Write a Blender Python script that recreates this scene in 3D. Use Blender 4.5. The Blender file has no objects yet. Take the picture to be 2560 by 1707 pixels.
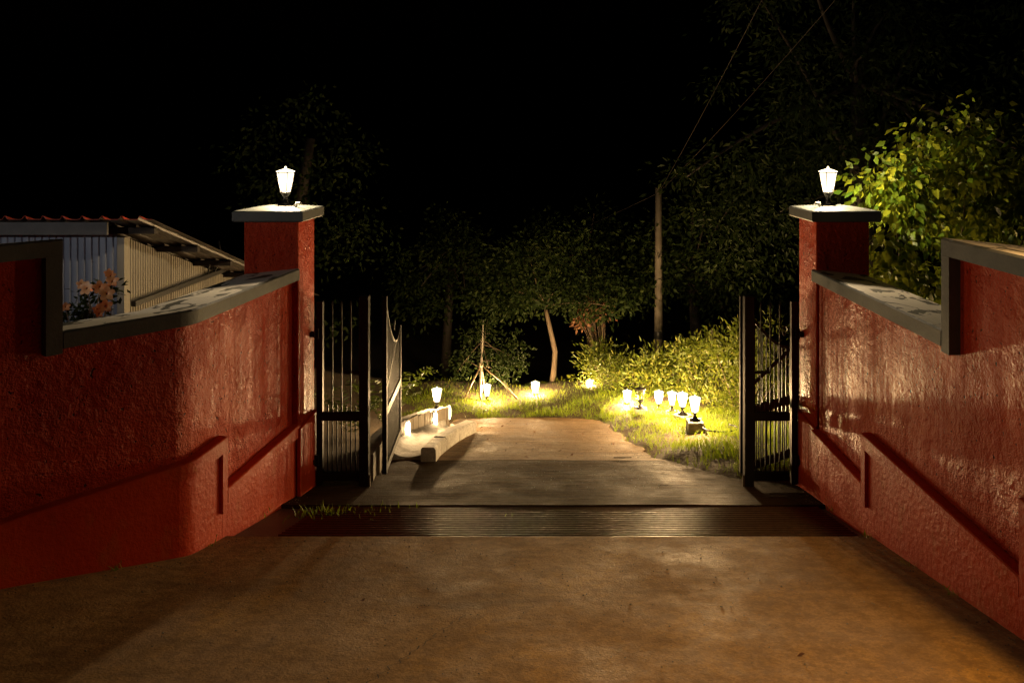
import bpy, math, random
import numpy as np
from mathutils import Vector
R = math.radians
random.seed(7); rng = np.random.default_rng(7)
S = bpy.context.scene
COL = S.collection

# ------------------------------------------------------------------ camera, world, exposure
cam = bpy.data.objects.new('camera', bpy.data.cameras.new('camera')); COL.objects.link(cam)
cam.location = (0, 0, 3.2); cam.rotation_euler = (R(90), 0, 0)
cam.data.sensor_width = 36; cam.data.lens = 26.72
cam.data.shift_x = -0.0352; cam.data.shift_y = -0.1889
cam.data.clip_start = 0.05; cam.data.clip_end = 2000
S.camera = cam
W = bpy.data.worlds.new('World'); S.world = W; W.use_nodes = True
nt = W.node_tree; bg = nt.nodes['Background']
sky = nt.nodes.new('ShaderNodeTexSky'); sky.sky_type = 'NISHITA'; sky.sun_disc = False
sky.sun_elevation = R(-4); sky.sun_rotation = R(200)
nt.links.new(sky.outputs[0], bg.inputs[0]); bg.inputs[1].default_value = 0.010
S.view_settings.view_transform = 'Standard'; S.view_settings.look = 'None'
S.view_settings.exposure = 0; S.view_settings.gamma = 1; S.view_settings.use_curve_mapping = False
S.render.engine = 'CYCLES'
cy = S.cycles
cy.use_denoising = True; cy.max_bounces = 6; cy.diffuse_bounces = 3; cy.glossy_bounces = 3
cy.transmission_bounces = 4; cy.transparent_max_bounces = 12; cy.sample_clamp_indirect = 4
cy.caustics_reflective = False; cy.caustics_refractive = False
EYE = 3.2; F = 1900.0; VX, VY = 1370.0, 370.0
WARM = (1.0, 0.74, 0.44); GOLD = (1.0, 0.64, 0.29); AMBER = (1.0, 0.56, 0.20); COOL = (1.0, 0.95, 0.88)
P_PILLAR, P_GARDEN, P_SCONCE, P_POST, P_YARD = 165, 340, 8, 260, 230

# ------------------------------------------------------------------ materials
class N:
    def __init__(s, name):
        s.m = bpy.data.materials.new(name); s.m.use_nodes = True
        s.t = s.m.node_tree; s.b = s.t.nodes['Principled BSDF']; s.o = s.t.nodes['Material Output']
    def n(s, k, **kw):
        q = s.t.nodes.new(k)
        for a, v in kw.items(): setattr(q, a, v)
        return q
    def l(s, a, b): s.t.links.new(a, b)
    def coord(s, scale=(1, 1, 1), kind='Object'):
        c = s.n('ShaderNodeTexCoord'); m = s.n('ShaderNodeMapping'); m.inputs['Scale'].default_value = scale
        s.l(c.outputs[kind], m.inputs[0]); return m.outputs[0]
    def noise(s, sc, det=4, rough=.55, vec=None, dist=0):
        q = s.n('ShaderNodeTexNoise'); q.inputs['Scale'].default_value = sc; q.inputs['Detail'].default_value = det
        q.inputs['Roughness'].default_value = rough; q.inputs['Distortion'].default_value = dist
        if vec is not None: s.l(vec, q.inputs['Vector'])
        return q.outputs[0]
    def ramp(s, v, stops):
        q = s.n('ShaderNodeValToRGB'); e = q.color_ramp.elements
        while len(e) < len(stops): e.new(0.5)
        for k, (p, c) in enumerate(stops):
            e[k].position = p; e[k].color = (*c, 1) if len(c) == 3 else c
        s.l(v, q.inputs[0]); return q.outputs[0]
    def mix(s, f, a, b, mode='MIX'):
        q = s.n('ShaderNodeMix', data_type='RGBA', blend_type=mode)
        for k, v in ((0, f), (6, a), (7, b)):
            if isinstance(v, (int, float)): q.inputs[k].default_value = v
            elif isinstance(v, tuple): q.inputs[k].default_value = (*v, 1)
            else: s.l(v, q.inputs[k])
        return q.outputs[2]
    def math(s, op, a, b=0.5):
        q = s.n('ShaderNodeMath', operation=op)
        for k, v in ((0, a), (1, b)):
            if isinstance(v, (int, float)): q.inputs[k].default_value = v
            else: s.l(v, q.inputs[k])
        return q.outputs[0]
    def bump(s, h, dist=.01, st=1, prev=None):
        q = s.n('ShaderNodeBump'); q.inputs['Distance'].default_value = dist; q.inputs['Strength'].default_value = st
        s.l(h, q.inputs['Height'])
        if prev is not None: s.l(prev, q.inputs['Normal'])
        return q.outputs[0]
    def set(s, col=None, rough=None, nor=None, spec=None, metal=None):
        for k, v in (('Base Color', col), ('Roughness', rough), ('Normal', nor), ('Specular IOR Level', spec), ('Metallic', metal)):
            if v is None: continue
            if isinstance(v, (int, float)): s.b.inputs[k].default_value = v
            elif isinstance(v, tuple): s.b.inputs[k].default_value = (*v, 1)
            else: s.l(v, s.b.inputs[k])
        return s.m
M = {}
def simple(name, c1, c2, sc=8, rough=.6, bsc=60, bd=.002, metal=0, spec=.5, vec=(1, 1, 1)):
    a = N(name); v = a.coord(vec)
    col = a.ramp(a.noise(sc, 5, .6, v), [(.3, c1), (.7, c2)])
    M[name] = a.set(col, rough, a.bump(a.noise(bsc, 3, .6, v), bd), spec, metal); return M[name]
# red stucco
a = N('red_stucco'); v = a.coord()
big = a.noise(1.1, 4, .6, v); fine = a.noise(62, 3, .6, v); lump = a.noise(21, 4, .6, v); mid = a.noise(2.6, 3, .6, v)
strk = a.noise(3.0, 5, .65, a.coord((5, 5, .35)))
col = a.ramp(big, [(.3, (.46, .030, .005)), (.7, (.60, .060, .010))])
col = a.mix(a.ramp(strk, [(.50, (0, 0, 0)), (.75, (.55, .55, .55))]), col, (.30, .026, .007))
col = a.mix(a.ramp(a.noise(7, 5, .7, v), [(.60, (0, 0, 0)), (.78, (.5, .5, .5))]), col, (.62, .10, .025))
pits = a.ramp(a.noise(34, 2, .5, v), [(.27, (1, 1, 1)), (.34, (0, 0, 0))])
col = a.mix(pits, col, (.05, .008, .004))
h = a.math('ADD', a.math('MULTIPLY', fine, .5), a.math('MULTIPLY', lump, .8))
h = a.math('SUBTRACT', h, a.math('MULTIPLY', pits, .4))
h = a.math('MULTIPLY', h, a.ramp(mid, [(.35, (.45,)*3), (.65, (1.15,)*3)]))
h = a.math('ADD', h, a.math('MULTIPLY', a.noise(4, 3, .5, v), .9))
M['red_stucco'] = a.set(col, a.ramp(strk, [(.35, (.30,)*3), (.65, (.58,)*3)]), a.bump(h, .032, 1.0), .17)
a = N('red_smooth'); v = a.coord()
col = a.ramp(a.noise(1.6, 5, .6, v), [(.3, (.44, .030, .005)), (.7, (.56, .058, .010))])
col = a.mix(a.ramp(a.noise(5, 5, .7, a.coord((1, 1, .5))), [(.55, (0, 0, 0)), (.75, (.6, .6, .6))]), col, (.36, .10, .022))
M['red_smooth'] = a.set(col, .5, a.bump(a.noise(24, 4, .6, v), .010, .8), .14)
# grey coping paint; dark irregular patches on the top
a = N('grey_coping'); v = a.coord()
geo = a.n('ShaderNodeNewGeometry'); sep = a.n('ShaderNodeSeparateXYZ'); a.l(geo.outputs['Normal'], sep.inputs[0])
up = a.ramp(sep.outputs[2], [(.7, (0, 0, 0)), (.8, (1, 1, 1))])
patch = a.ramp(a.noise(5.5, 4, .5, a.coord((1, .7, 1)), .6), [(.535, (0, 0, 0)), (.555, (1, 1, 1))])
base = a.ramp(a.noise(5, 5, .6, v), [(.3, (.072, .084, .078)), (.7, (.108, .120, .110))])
top = a.mix(patch, (.66, .62, .53), (.05, .05, .032))  # pale top colour carries the lamp light falling on the coping
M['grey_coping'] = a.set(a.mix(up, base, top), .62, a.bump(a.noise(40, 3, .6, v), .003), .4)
simple('cap_paint', (.09, .102, .095), (.13, .142, .130), 6, .55, 45, .003)
# concrete
def concrete(name, ca, cb, stain, groove=0.0, dirt=.5, spec=.2):
    a = N(name); v = a.coord()
    col = a.ramp(a.noise(.9, 6, .62, v), [(.3, ca), (.7, cb)])
    col = a.mix(a.ramp(a.noise(1.7, 5, .65, a.coord((1, .6, 1))), [(.52, (0, 0, 0)), (.70, (.7, .7, .7))]), col, stain)
    col = a.mix(a.ramp(a.noise(1.0, 6, .68, a.coord((.8, 2.2, 1)), .4), [(.52, (0, 0, 0)), (.72, (dirt,)*3)]), col, (ca[0]*.35, ca[1]*.35, ca[2]*.4))
    col = a.mix(a.ramp(a.noise(55, 3, .7, v), [(.35, (.5,)*3), (.6, (0, 0, 0))]), col, (ca[0]*.5, ca[1]*.5, ca[2]*.5))
    col = a.mix(a.ramp(a.noise(150, 2, .6, v), [(.66, (0, 0, 0)), (.74, (.6,)*3)]), col, (cb[0]*1.5, cb[1]*1.5, cb[2]*1.5))
    col = a.mix(a.ramp(a.noise(13, 6, .72, v), [(.42, (.55,)*3), (.56, (0, 0, 0))]), col, (ca[0]*.55, ca[1]*.52, ca[2]*.5))
    h = a.noise(70, 4, .65, v); nb = a.bump(h, .006, 1.0)
    nb = a.bump(a.noise(6, 4, .6, v), .02, .6, nb)
    if groove:
        gr_ = a.noise(1.0, 5, .7, a.coord((1.2, 26, 1)))
        nb = a.bump(gr_, groove, .9, nb)
        col = a.mix(a.ramp(gr_, [(.40, (.65,)*3), (.58, (0, 0, 0))]), col, (ca[0]*.4, ca[1]*.4, ca[2]*.4))
    M[name] = a.set(col, a.ramp(a.noise(2.2, 4, .6, v), [(.35, (.60,)*3), (.65, (.85,)*3)]), nb, spec)
concrete('concrete_near', (.27, .160, .060), (.40, .245, .098), (.45, .245, .035), 0.0, .75)
concrete('concrete_far', (.19, .114, .050), (.30, .182, .084), (.13, .074, .029), .022)
concrete('concrete_shade', (.046, .024, .008), (.074, .039, .014), (.034, .018, .006), .022, .5, .04)  # darker road concrete: the dimmer light near the gate put into colour
concrete('concrete_block', (.24, .225, .195), (.34, .32, .28), (.16, .15, .12))
concrete('white_concrete', (.50, .47, .41), (.62, .58, .51), (.36, .32, .25))
simple('drain_floor', (.05, .036, .022), (.10, .072, .045), 4, .5)
simple('soil', (.045, .032, .018), (.09, .06, .032), 3, .9, 20, .02)
simple('black_metal', (.008, .0085, .008), (.015, .015, .014), 14, .5, 80, .0008, 0, .3)
simple('steel_bar', (.060, .043, .028), (.12, .088, .06), 20, .34, 60, .0004, .30, .3)
simple('lantern_metal', (.012, .011, .010), (.022, .020, .018), 14, .4, 80, .0008)
simple('blue_tin', (.15, .185, .26), (.25, .28, .35), 5, .42, 30, .001, .25, .5, (1, 1, .2))
simple('beige_tin', (.15, .138, .108), (.27, .25, .20), 3, .5, 30, .001, .15, .5, (1, 1, .25))
simple('red_tin', (.34, .05, .025), (.46, .075, .035), 5, .4, 30, .001, .1)
simple('dark_wood', (.018, .014, .011), (.035, .028, .022), 6, .7, 40, .003, 0, .3, (1, 1, 6))
simple('grey_board', (.05, .052, .055), (.085, .085, .085), 6, .6)
simple('bark', (.07, .05, .032), (.15, .11, .072), 9, .85, 30, .012, 0, .3, (3, 3, .6))
simple('pale_bark', (.28, .25, .19), (.42, .38, .30), 9, .7, 30, .004, 0, .3, (3, 3, .6))
simple('bamboo', (.16, .11, .055), (.25, .18, .10), 8, .5, 30, .002)
simple('pole_concrete', (.10, .084, .06), (.16, .135, .10), 6, .8, 40, .004)
simple('cream', (.62, .58, .50), (.72, .68, .60), 20, .5)
simple('plank_grey', (.14, .115, .08), (.26, .215, .155), 5, .7, 40, .004, 0, .3, (4, 4, .5))
simple('rubber', (.012, .012, .012), (.03, .028, .026), 8, .4)
simple('petal_peach', (.72, .36, .14), (.85, .50, .24), 12, .5)
simple('petal_throat', (.45, .10, .05), (.60, .18, .07), 12, .5)
simple('rope', (.60, .50, .33), (.72, .62, .44), 20, .8)
def leafmat(name, ca, cb, cc, rough=.42, trans=.35, tcol=(.16, .20, .02), spec=.35):
    a = N(name); at = a.n('ShaderNodeAttribute', attribute_name='tint'); oi = a.n('ShaderNodeObjectInfo')
    f = a.math('FRACT', a.math('ADD', at.outputs['Fac'], oi.outputs['Random']))
    col = a.ramp(f, [(.0, ca), (.55, cb), (1.0, cc)])
    a.set(col, rough, None, spec)
    tr = a.n('ShaderNodeBsdfTranslucent'); tr.inputs[0].default_value = (*tcol, 1)
    mx = a.n('ShaderNodeMixShader'); mx.inputs[0].default_value = trans
    a.l(a.b.outputs[0], mx.inputs[1]); a.l(tr.outputs[0], mx.inputs[2]); a.l(mx.outputs[0], a.o.inputs[0])
    M[name] = a.m
leafmat('leaf_broad', (.035, .085, .008), (.15, .24, .014), (.33, .35, .022), .42, .26, (.26, .30, .03))
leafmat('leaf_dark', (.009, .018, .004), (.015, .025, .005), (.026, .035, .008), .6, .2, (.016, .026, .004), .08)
leafmat('leaf_bush', (.055, .085, .008), (.095, .120, .010), (.16, .16, .016), .5)
leafmat('leaf_dry', (.12, .055, .025), (.17, .075, .035), (.22, .11, .05), .7, .2, (.2, .08, .03))
leafmat('leaf_pink', (.35, .11, .09), (.45, .15, .12), (.5, .2, .16), .5, .3, (.4, .1, .1))
leafmat('grass', (.11, .18, .008), (.17, .25, .010), (.28, .29, .020), .5, .4, (.24, .33, .015))
leafmat('fern', (.040, .065, .012), (.055, .080, .014), (.075, .095, .016), .5, .3, (.08, .11, .015))
def emit(name, col, st, alpha):
    a = N(name); e = a.n('ShaderNodeEmission'); e.inputs[0].default_value = (*col, 1); e.inputs[1].default_value = st
    t = a.n('ShaderNodeBsdfTransparent'); mx = a.n('ShaderNodeMixShader'); mx.inputs[0].default_value = alpha
    a.l(t.outputs[0], mx.inputs[1]); a.l(e.outputs[0], mx.inputs[2]); a.l(mx.outputs[0], a.o.inputs[0])
    M[name] = a.m
emit('lantern_glow', (1, .84, .56), 6.0, .42)
emit('sconce_glass', (1, .80, .50), 10.0, .6)
a = N('clear_glass'); g = a.n('ShaderNodeBsdfGlossy'); g.inputs[1].default_value = .1
t = a.n('ShaderNodeBsdfTransparent'); t.inputs[0].default_value = (.8, .8, .75, 1)
mx = a.n('ShaderNodeMixShader'); mx.inputs[0].default_value = .12
a.l(t.outputs[0], mx.inputs[1]); a.l(g.outputs[0], mx.inputs[2]); a.l(mx.outputs[0], a.o.inputs[0]); M['clear_glass'] = a.m

# ------------------------------------------------------------------ mesh helpers
WL = {}
def wl(o): return WL.get(o.name, Vector((0, 0, 0)))
def link(o, parent=None):
    COL.objects.link(o)
    if parent is not None: o.parent = parent
    return o
def tag(o, label=None, cat=None, group=None, kind=None):
    for k, v in (('label', label), ('category', cat), ('group', group), ('kind', kind)):
        if v: o[k] = v
    return o
def thing(name, loc, label, cat, group=None):
    o = bpy.data.objects.new(name, None); o.empty_display_size = .1; o.location = loc; link(o)
    WL[o.name] = Vector(loc); return tag(o, label, cat, group)
class MB:
    """collects shapes in world coordinates; build() links them as one mesh object"""
    def __init__(s): s.v = []; s.f = []
    def add(s, vs, fs):
        b = len(s.v); s.v += [tuple(p) for p in vs]; s.f += [tuple(i + b for i in f) for f in fs]; return s
    def box(s, x0, x1, y0, y1, z0, z1):
        return s.add([(x0, y0, z0), (x1, y0, z0), (x1, y1, z0), (x0, y1, z0), (x0, y0, z1), (x1, y0, z1), (x1, y1, z1), (x0, y1, z1)],
                     [(0, 3, 2, 1), (4, 5, 6, 7), (0, 1, 5, 4), (1, 2, 6, 5), (2, 3, 7, 6), (3, 0, 4, 7)])
    def bbox(s, x0, x1, y0, y1, z0, z1, b=.01):
        """box with chamfered edges"""
        vs = []; 
        for z, i in ((z0, b), (z0 + b, 0), (z1 - b, 0), (z1, b)):
            k = b * .7 if i == 0 else 0
            x_0, x_1, y_0, y_1 = x0 + i, x1 - i, y0 + i, y1 - i
            if i: vs += [(x_0, y_0, z), (x_0 + .0001, y_0, z), (x_1 - .0001, y_0, z), (x_1, y_0, z), (x_1, y_1, z), (x_1 - .0001, y_1, z), (x_0 + .0001, y_1, z), (x_0, y_1, z)]
            else: vs += [(x_0, y_0 + k, z), (x_0 + k, y_0, z), (x_1 - k, y_0, z), (x_1, y_0 + k, z), (x_1, y_1 - k, z), (x_1 - k, y_1, z), (x_0 + k, y_1, z), (x_0, y_1 - k, z)]
        fs = [tuple(range(7, -1, -1)), tuple(range(24, 32))]
        for r in range(3):
            for k in range(8): fs.append((r*8 + k, r*8 + (k+1) % 8, r*8 + 8 + (k+1) % 8, r*8 + 8 + k))
        return s.add(vs, fs)
    def tube(s, pts, rad, n=8, cap=True):
        pts = [Vector(p) for p in pts]; rs = rad if isinstance(rad, (list, tuple)) else [rad]*len(pts)
        vs = []; ref = None
        for i, p in enumerate(pts):
            d = (pts[min(i+1, len(pts)-1)] - pts[max(i-1, 0)]).normalized()
            if ref is None: ref = Vector((0, 0, 1)) if abs(d.z) < .9 else Vector((1, 0, 0))
            u = (ref - d*ref.dot(d)).normalized(); w = d.cross(u); ref = u
            for k in range(n):
                a_ = 2*math.pi*k/n; vs.append(p + (u*math.cos(a_) + w*math.sin(a_))*rs[i])
        fs = []
        for i in range(len(pts)-1):
            for k in range(n): fs.append((i*n + k, i*n + (k+1) % n, (i+1)*n + (k+1) % n, (i+1)*n + k))
        if cap: fs += [tuple(range(n-1, -1, -1)), tuple(range((len(pts)-1)*n, len(pts)*n))]
        return s.add(vs, fs)
    def bar(s, p, q, wx, wy):
        """square bar between two points"""
        p, q = Vector(p), Vector(q); d = (q-p).normalized()
        ref = Vector((0, 0, 1)) if abs(d.z) < .9 else Vector((0, 1, 0))
        u = (ref - d*ref.dot(d)).normalized()*wy/2; w = d.cross(u).normalized()*wx/2
        return s.add([p-u-w, p+u-w, p+u+w, p-u+w, q-u-w, q+u-w, q+u+w, q-u+w],
                     [(0, 1, 2, 3), (7, 6, 5, 4), (0, 4, 5, 1), (1, 5, 6, 2), (2, 6, 7, 3), (3, 7, 4, 0)])
    def lathe(s, c, prof, n=12, rot=0.0):
        vs = [(c[0] + r*math.cos(rot + 2*math.pi*k/n), c[1] + r*math.sin(rot + 2*math.pi*k/n), c[2] + z) for r, z in prof for k in range(n)]
        fs = [(i*n + k, i*n + (k+1) % n, (i+1)*n + (k+1) % n, (i+1)*n + k) for i in range(len(prof)-1) for k in range(n)]
        fs += [tuple(range(n-1, -1, -1)), tuple(range((len(prof)-1)*n, len(prof)*n))]
        return s.add(vs, fs)
    def ball(s, c, r, n=8, m=5, sz=1.0):
        return s.lathe(c, [(max(r*math.sin(math.pi*i/m), r*.02), -r*sz*math.cos(math.pi*i/m)) for i in range(m+1)], n)
    def build(s, name, mat, parent=None, smooth=False, kind=None, sharp=False):
        o0 = wl(parent) if parent is not None else Vector((0, 0, 0))
        me = bpy.data.meshes.new(name)
        me.from_pydata([(p[0]-o0.x, p[1]-o0.y, p[2]-o0.z) for p in s.v], [], s.f); me.update()
        me.materials.append(M[mat])
        if smooth or sharp:
            me.polygons.foreach_set('use_smooth', [True]*len(me.polygons))
            if sharp: me.set_sharp_from_angle(angle=R(28))
        o = link(bpy.data.objects.new(name, me), parent); WL[o.name] = o0
        if kind: o['kind'] = kind
        return o
def copy_tree(o, parent=None):
    c = o.copy(); COL.objects.link(c); c.parent = parent; WL[c.name] = WL.get(o.name, Vector())
    for ch in list(o.children): copy_tree(ch, c)
    return c
def px(x, y, Y): return Vector(((x-VX)/F*Y, Y, EYE-(y-VY)/F*Y))     # world point at depth Y

# ------------------------------------------------------------------ ground
def g(x, y):
    if y <= 12.2: z = -.22*(y-7)
    elif y <= 14.3: z = -1.144 - .06*(y-12.2)
    elif y <= 26: z = -1.27 - .28*(y-14.3)
    else: z = -4.546 - .05*min(y-26, 60)
    if x < -2.4: z += .12*min(-x-2.4, 3)
    if y < -3: z = .22*10 + 0*(y)
    return z
RIGHT_EDGE = [(3.4, 7.15), (2.35, 7.45), (1.88, 7.78), (1.54, 8.37), (1.26, 8.85), (1.10, 9.8), (.97, 11), (.78, 12.27)]
def right_edge(y):
    if y < 7.15: return 2.6
    for (x0, y0), (x1, y1) in zip(RIGHT_EDGE, RIGHT_EDGE[1:]):
        if y0 <= y <= y1: return x0 + (x1-x0)*(y-y0)/(y1-y0) + (.035*math.sin(y*6.1)+.022*math.sin(y*15.3+1)+.012*math.sin(y*31))*min(1, max(0, y-7.5))
    return .78
LOWWALL = [(-1.72, 7.62), (-1.80, 8.2), (-1.88, 8.9), (-1.90, 9.6), (-1.83, 10.2), (-1.72, 10.7), (-1.58, 11.2), (-1.50, 11.5)]
def low_x(y):
    for (x0, y0), (x1, y1) in zip(LOWWALL, LOWWALL[1:]):
        if y0 <= y <= y1: return x0 + (x1-x0)*(y-y0)/(y1-y0)
    return -1.5 if y > 9 else -1.72
def catmull(P, n=8):
    out = []
    for i in range(len(P)-1):
        p0, p1, p2, p3 = P[max(0, i-1)], P[i], P[i+1], P[min(len(P)-1, i+2)]
        for k in range(n):
            t = k/n; out.append(tuple(.5*(2*p1[j]+(p2[j]-p0[j])*t+(2*p0[j]-5*p1[j]+4*p2[j]-p3[j])*t*t+(3*p1[j]-p0[j]-3*p2[j]+p3[j])*t**3) for j in (0, 1)))
    return out+[P[-1]]
LPATH = [(-2.31, 7.0), (-2.36, 6.4), (-2.395, 5.95), (-2.425, 5.6), (-2.447, 5.36), (-2.462, 5.26), (-2.50, 5.18), (-2.58, 5.08), (-3.07, 4.47), (-4.4, 2.52), (-6.0, .13)]
LPATH = LPATH[:2] + catmull(LPATH[1:9], 6)[1:] + LPATH[9:]
RPATH = [(2.43, 6.95), (2.43, 5.5), (2.43, 4.0), (2.43, .2)]
def lwall_x(y):
    for (x0, y0), (x1, y1) in zip(LPATH, LPATH[1:]):
        if y1 <= y <= y0: return x0 + (x1-x0)*(y0-y)/(y0-y1)
    return -2.31 if y > 6 else -6.0
def verge(x, y):
    """raised grass verge right of the road and the berm at its end"""
    z = 0
    if y > 7.6: z += .16*max(0, min(1, (x-right_edge(y))/.8))
    if 12.2 < y < 15: z += .07*max(0, min(1, (y-12.2)/.6))*(1 + .5*math.sin(x*2.3))
    z += .012*math.sin(x*5.1 + y*2.2) + .012*math.sin(y*6.3 - x*3.0)
    return z
def paved(x, y):
    if y <= 7.15: return lwall_x(y)-.25 < x < 2.85 and y > -4
    return low_x(y)-.1 < x < right_edge(y)+.02 and y < 12.25
xs = list(np.concatenate([np.linspace(-300, -12, 12), np.arange(-11.8, 11.9, .2), np.linspace(12, 300, 12)]))
ys = list(np.concatenate([np.linspace(-60, -5.2, 8), np.arange(-5, 20, .2), np.linspace(20, 500, 20)]))
mb = MB()
vs = [(x, y, g(x, y) - .09 if paved(x, y) else g(x, y) + (verge(x, y) if 7 < y < 16 else 0) - .02) for y in ys for x in xs]
nx = len(xs)
mb.add(vs, [(j*nx+i, j*nx+i+1, (j+1)*nx+i+1, (j+1)*nx+i) for j in range(len(ys)-1) for i in range(nx-1)])
tag(mb.build('ground', 'soil', smooth=True), kind='structure')

def sheet(name, mat, rows, ncol=24, thick=.08, wob=0.0):
    """paved slab: rows of (y, xl, xr); follows the slope, with a skirt"""
    mb = MB(); vs = []; n = ncol + 1
    for (y, xl, xr) in rows:
        for k in range(n):
            x = xl + (xr-xl)*k/ncol
            vs.append((x, y, g(x, y) + wob*math.sin(x*3.1+y*1.7)*math.sin(y*2.3-x)))
    nr = len(rows)
    fs = [(j*n+i, j*n+i+1, (j+1)*n+i+1, (j+1)*n+i) for j in range(nr-1) for i in range(ncol)]
    ring = list(range(n)) + [j*n+ncol for j in range(1, nr)] + [(nr-1)*n+i for i in range(ncol-1, -1, -1)] + [j*n for j in range(nr-2, 0, -1)]
    b = len(vs); vs += [(vs[i][0], vs[i][1], vs[i][2]-thick) for i in ring]
    L = len(ring); fs += [(ring[(k+1) % L], ring[k], b+k, b+(k+1) % L) for k in range(L)]
    mb.add(vs, fs); return tag(mb.build(name, mat, smooth=False), kind='structure')
DR0, DR1 = 5.71, 6.66
sheet('driveway', 'concrete_near', [(y, lwall_x(y)-.2, 2.65) for y in np.linspace(-3.5, DR0, 60)], 30)

sheet('drain_channel', 'drain_floor', [(y, lwall_x(y)-.2, 2.65) for y in np.linspace(DR0+.004, DR1-.004, 8)], 20, .04).location.z = -.034
rr = lambda y: (y, -2.9 + max(0, y-7.3)*2.2 if y < 7.8 else low_x(y)+.01, right_edge(y))
sheet('apron', 'concrete_shade', [(y, lwall_x(y)-.2, 2.65) for y in np.linspace(DR1, 7.1, 5)] + [rr(y) for y in np.linspace(7.16, 8.72, 16)], 26, .08, .003)
rows = [rr(y) for y in np.linspace(8.72, 12.0, 36)]
rows += [(12.12, -1.45, .70), (12.22, -1.1, .5), (12.27, -.5, .1)]
sheet('road', 'concrete_far', rows, 26, .08, .004)
# crack across the near slab
crack = []
p0, p1 = px(1165, 1535, 788 and 3154/(1535-788)), px(900, 1707, 3154/(1707-788))
mb = MB(); q = []
for k in range(41):
    t_ = k/40; x = p0.x+(p1.x-p0.x)*t_ + .012*math.sin(k*1.9)+.008*math.sin(k*4.7); y = p0.y + (p1.y-p0.y)*t_*1.1 + .01*math.sin(k*2.7)
    w = .0035*(.4+.6*abs(math.sin(k*.9)))*(1 if k else .2); q += [(x-w, y, g(x, y)+.0022), (x+w, y, g(x, y)+.0022)]
mb.add(q, [(2*k, 2*k+1, 2*k+3, 2*k+2) for k in range(40)])
mb.build('crack', 'soil', bpy.data.objects['driveway'])

# ------------------------------------------------------------------ boundary walls
def dense(path, step=.06):
    out = []
    for (x0, y0), (x1, y1) in zip(path, path[1:]):
        L = math.hypot(x1-x0, y1-y0); n = max(1, int(L/step))
        out += [(x0+(x1-x0)*k/n, y0+(y1-y0)*k/n) for k in range(n)]
    out.append(path[-1]); return out
class Path:
    def __init__(s, path, side):
        s.p = dense(path); s.s = [0]
        for a_, b_ in zip(s.p, s.p[1:]): s.s.append(s.s[-1] + math.hypot(b_[0]-a_[0], b_[1]-a_[1]))
        s.nrm = []
        for i in range(len(s.p)):
            a_ = s.p[max(0, i-2)]; b_ = s.p[min(len(s.p)-1, i+2)]; L = math.hypot(b_[0]-a_[0], b_[1]-a_[1])
            dx, dy = (b_[0]-a_[0])/L, (b_[1]-a_[1])/L
            s.nrm.append((dy, -dx) if side < 0 else (-dy, dx))
        s.L = s.s[-1]; s.side = side
    def at(s, t, o):
        t = max(0, min(s.L, t)); i = max(0, min(len(s.p)-2, int(np.searchsorted(s.s, t))-1))
        f = (t-s.s[i])/max(1e-9, s.s[i+1]-s.s[i])
        x = s.p[i][0]+(s.p[i+1][0]-s.p[i][0])*f; y = s.p[i][1]+(s.p[i+1][1]-s.p[i][1])*f
        nx_ = s.nrm[i][0]+(s.nrm[i+1][0]-s.nrm[i][0])*f; ny_ = s.nrm[i][1]+(s.nrm[i+1][1]-s.nrm[i][1])*f
        return x+nx_*o, y+ny_*o
    def s_at_y(s, y):
        for i in range(len(s.p)-1):
            if s.p[i+1][1] <= y <= s.p[i][1]: return s.s[i] + (s.p[i][1]-y)/(s.p[i][1]-s.p[i+1][1])*(s.s[i+1]-s.s[i])
        return s.L
    def strip(s, mb, s0, s1, of, ob, z0, z1, z1b=None, ch=.012):
        """prism along the path; of/ob front/back offset; z1b back height of a sloping top; ch chamfer of the front top edge"""
        z1b = z1 if z1b is None else z1b
        ts = [s0] + [t for t in s.s if s0+.01 < t < s1-.01] + [s1]; vs = []
        for t in ts:
            for o, z in ((of, z0), (of, z1-ch), (of+ch, z1), (ob, z1b), (ob, z0)):
                x, y = s.at(t, o); vs.append((x, y, z))
        fs = []; n = len(ts); K = 5
        for i in range(n-1):
            for k in range(K):
                q_ = (i*K+k, i*K+(k+1) % K, (i+1)*K+(k+1) % K, (i+1)*K+k)
                fs.append(q_ if s.side < 0 else q_[::-1])
        c0, c1 = tuple(range(K)), tuple(range((n-1)*K, n*K))
        fs += [c0[::-1], c1] if s.side < 0 else [c0, c1[::-1]]
        mb.add(vs, fs)
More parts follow.
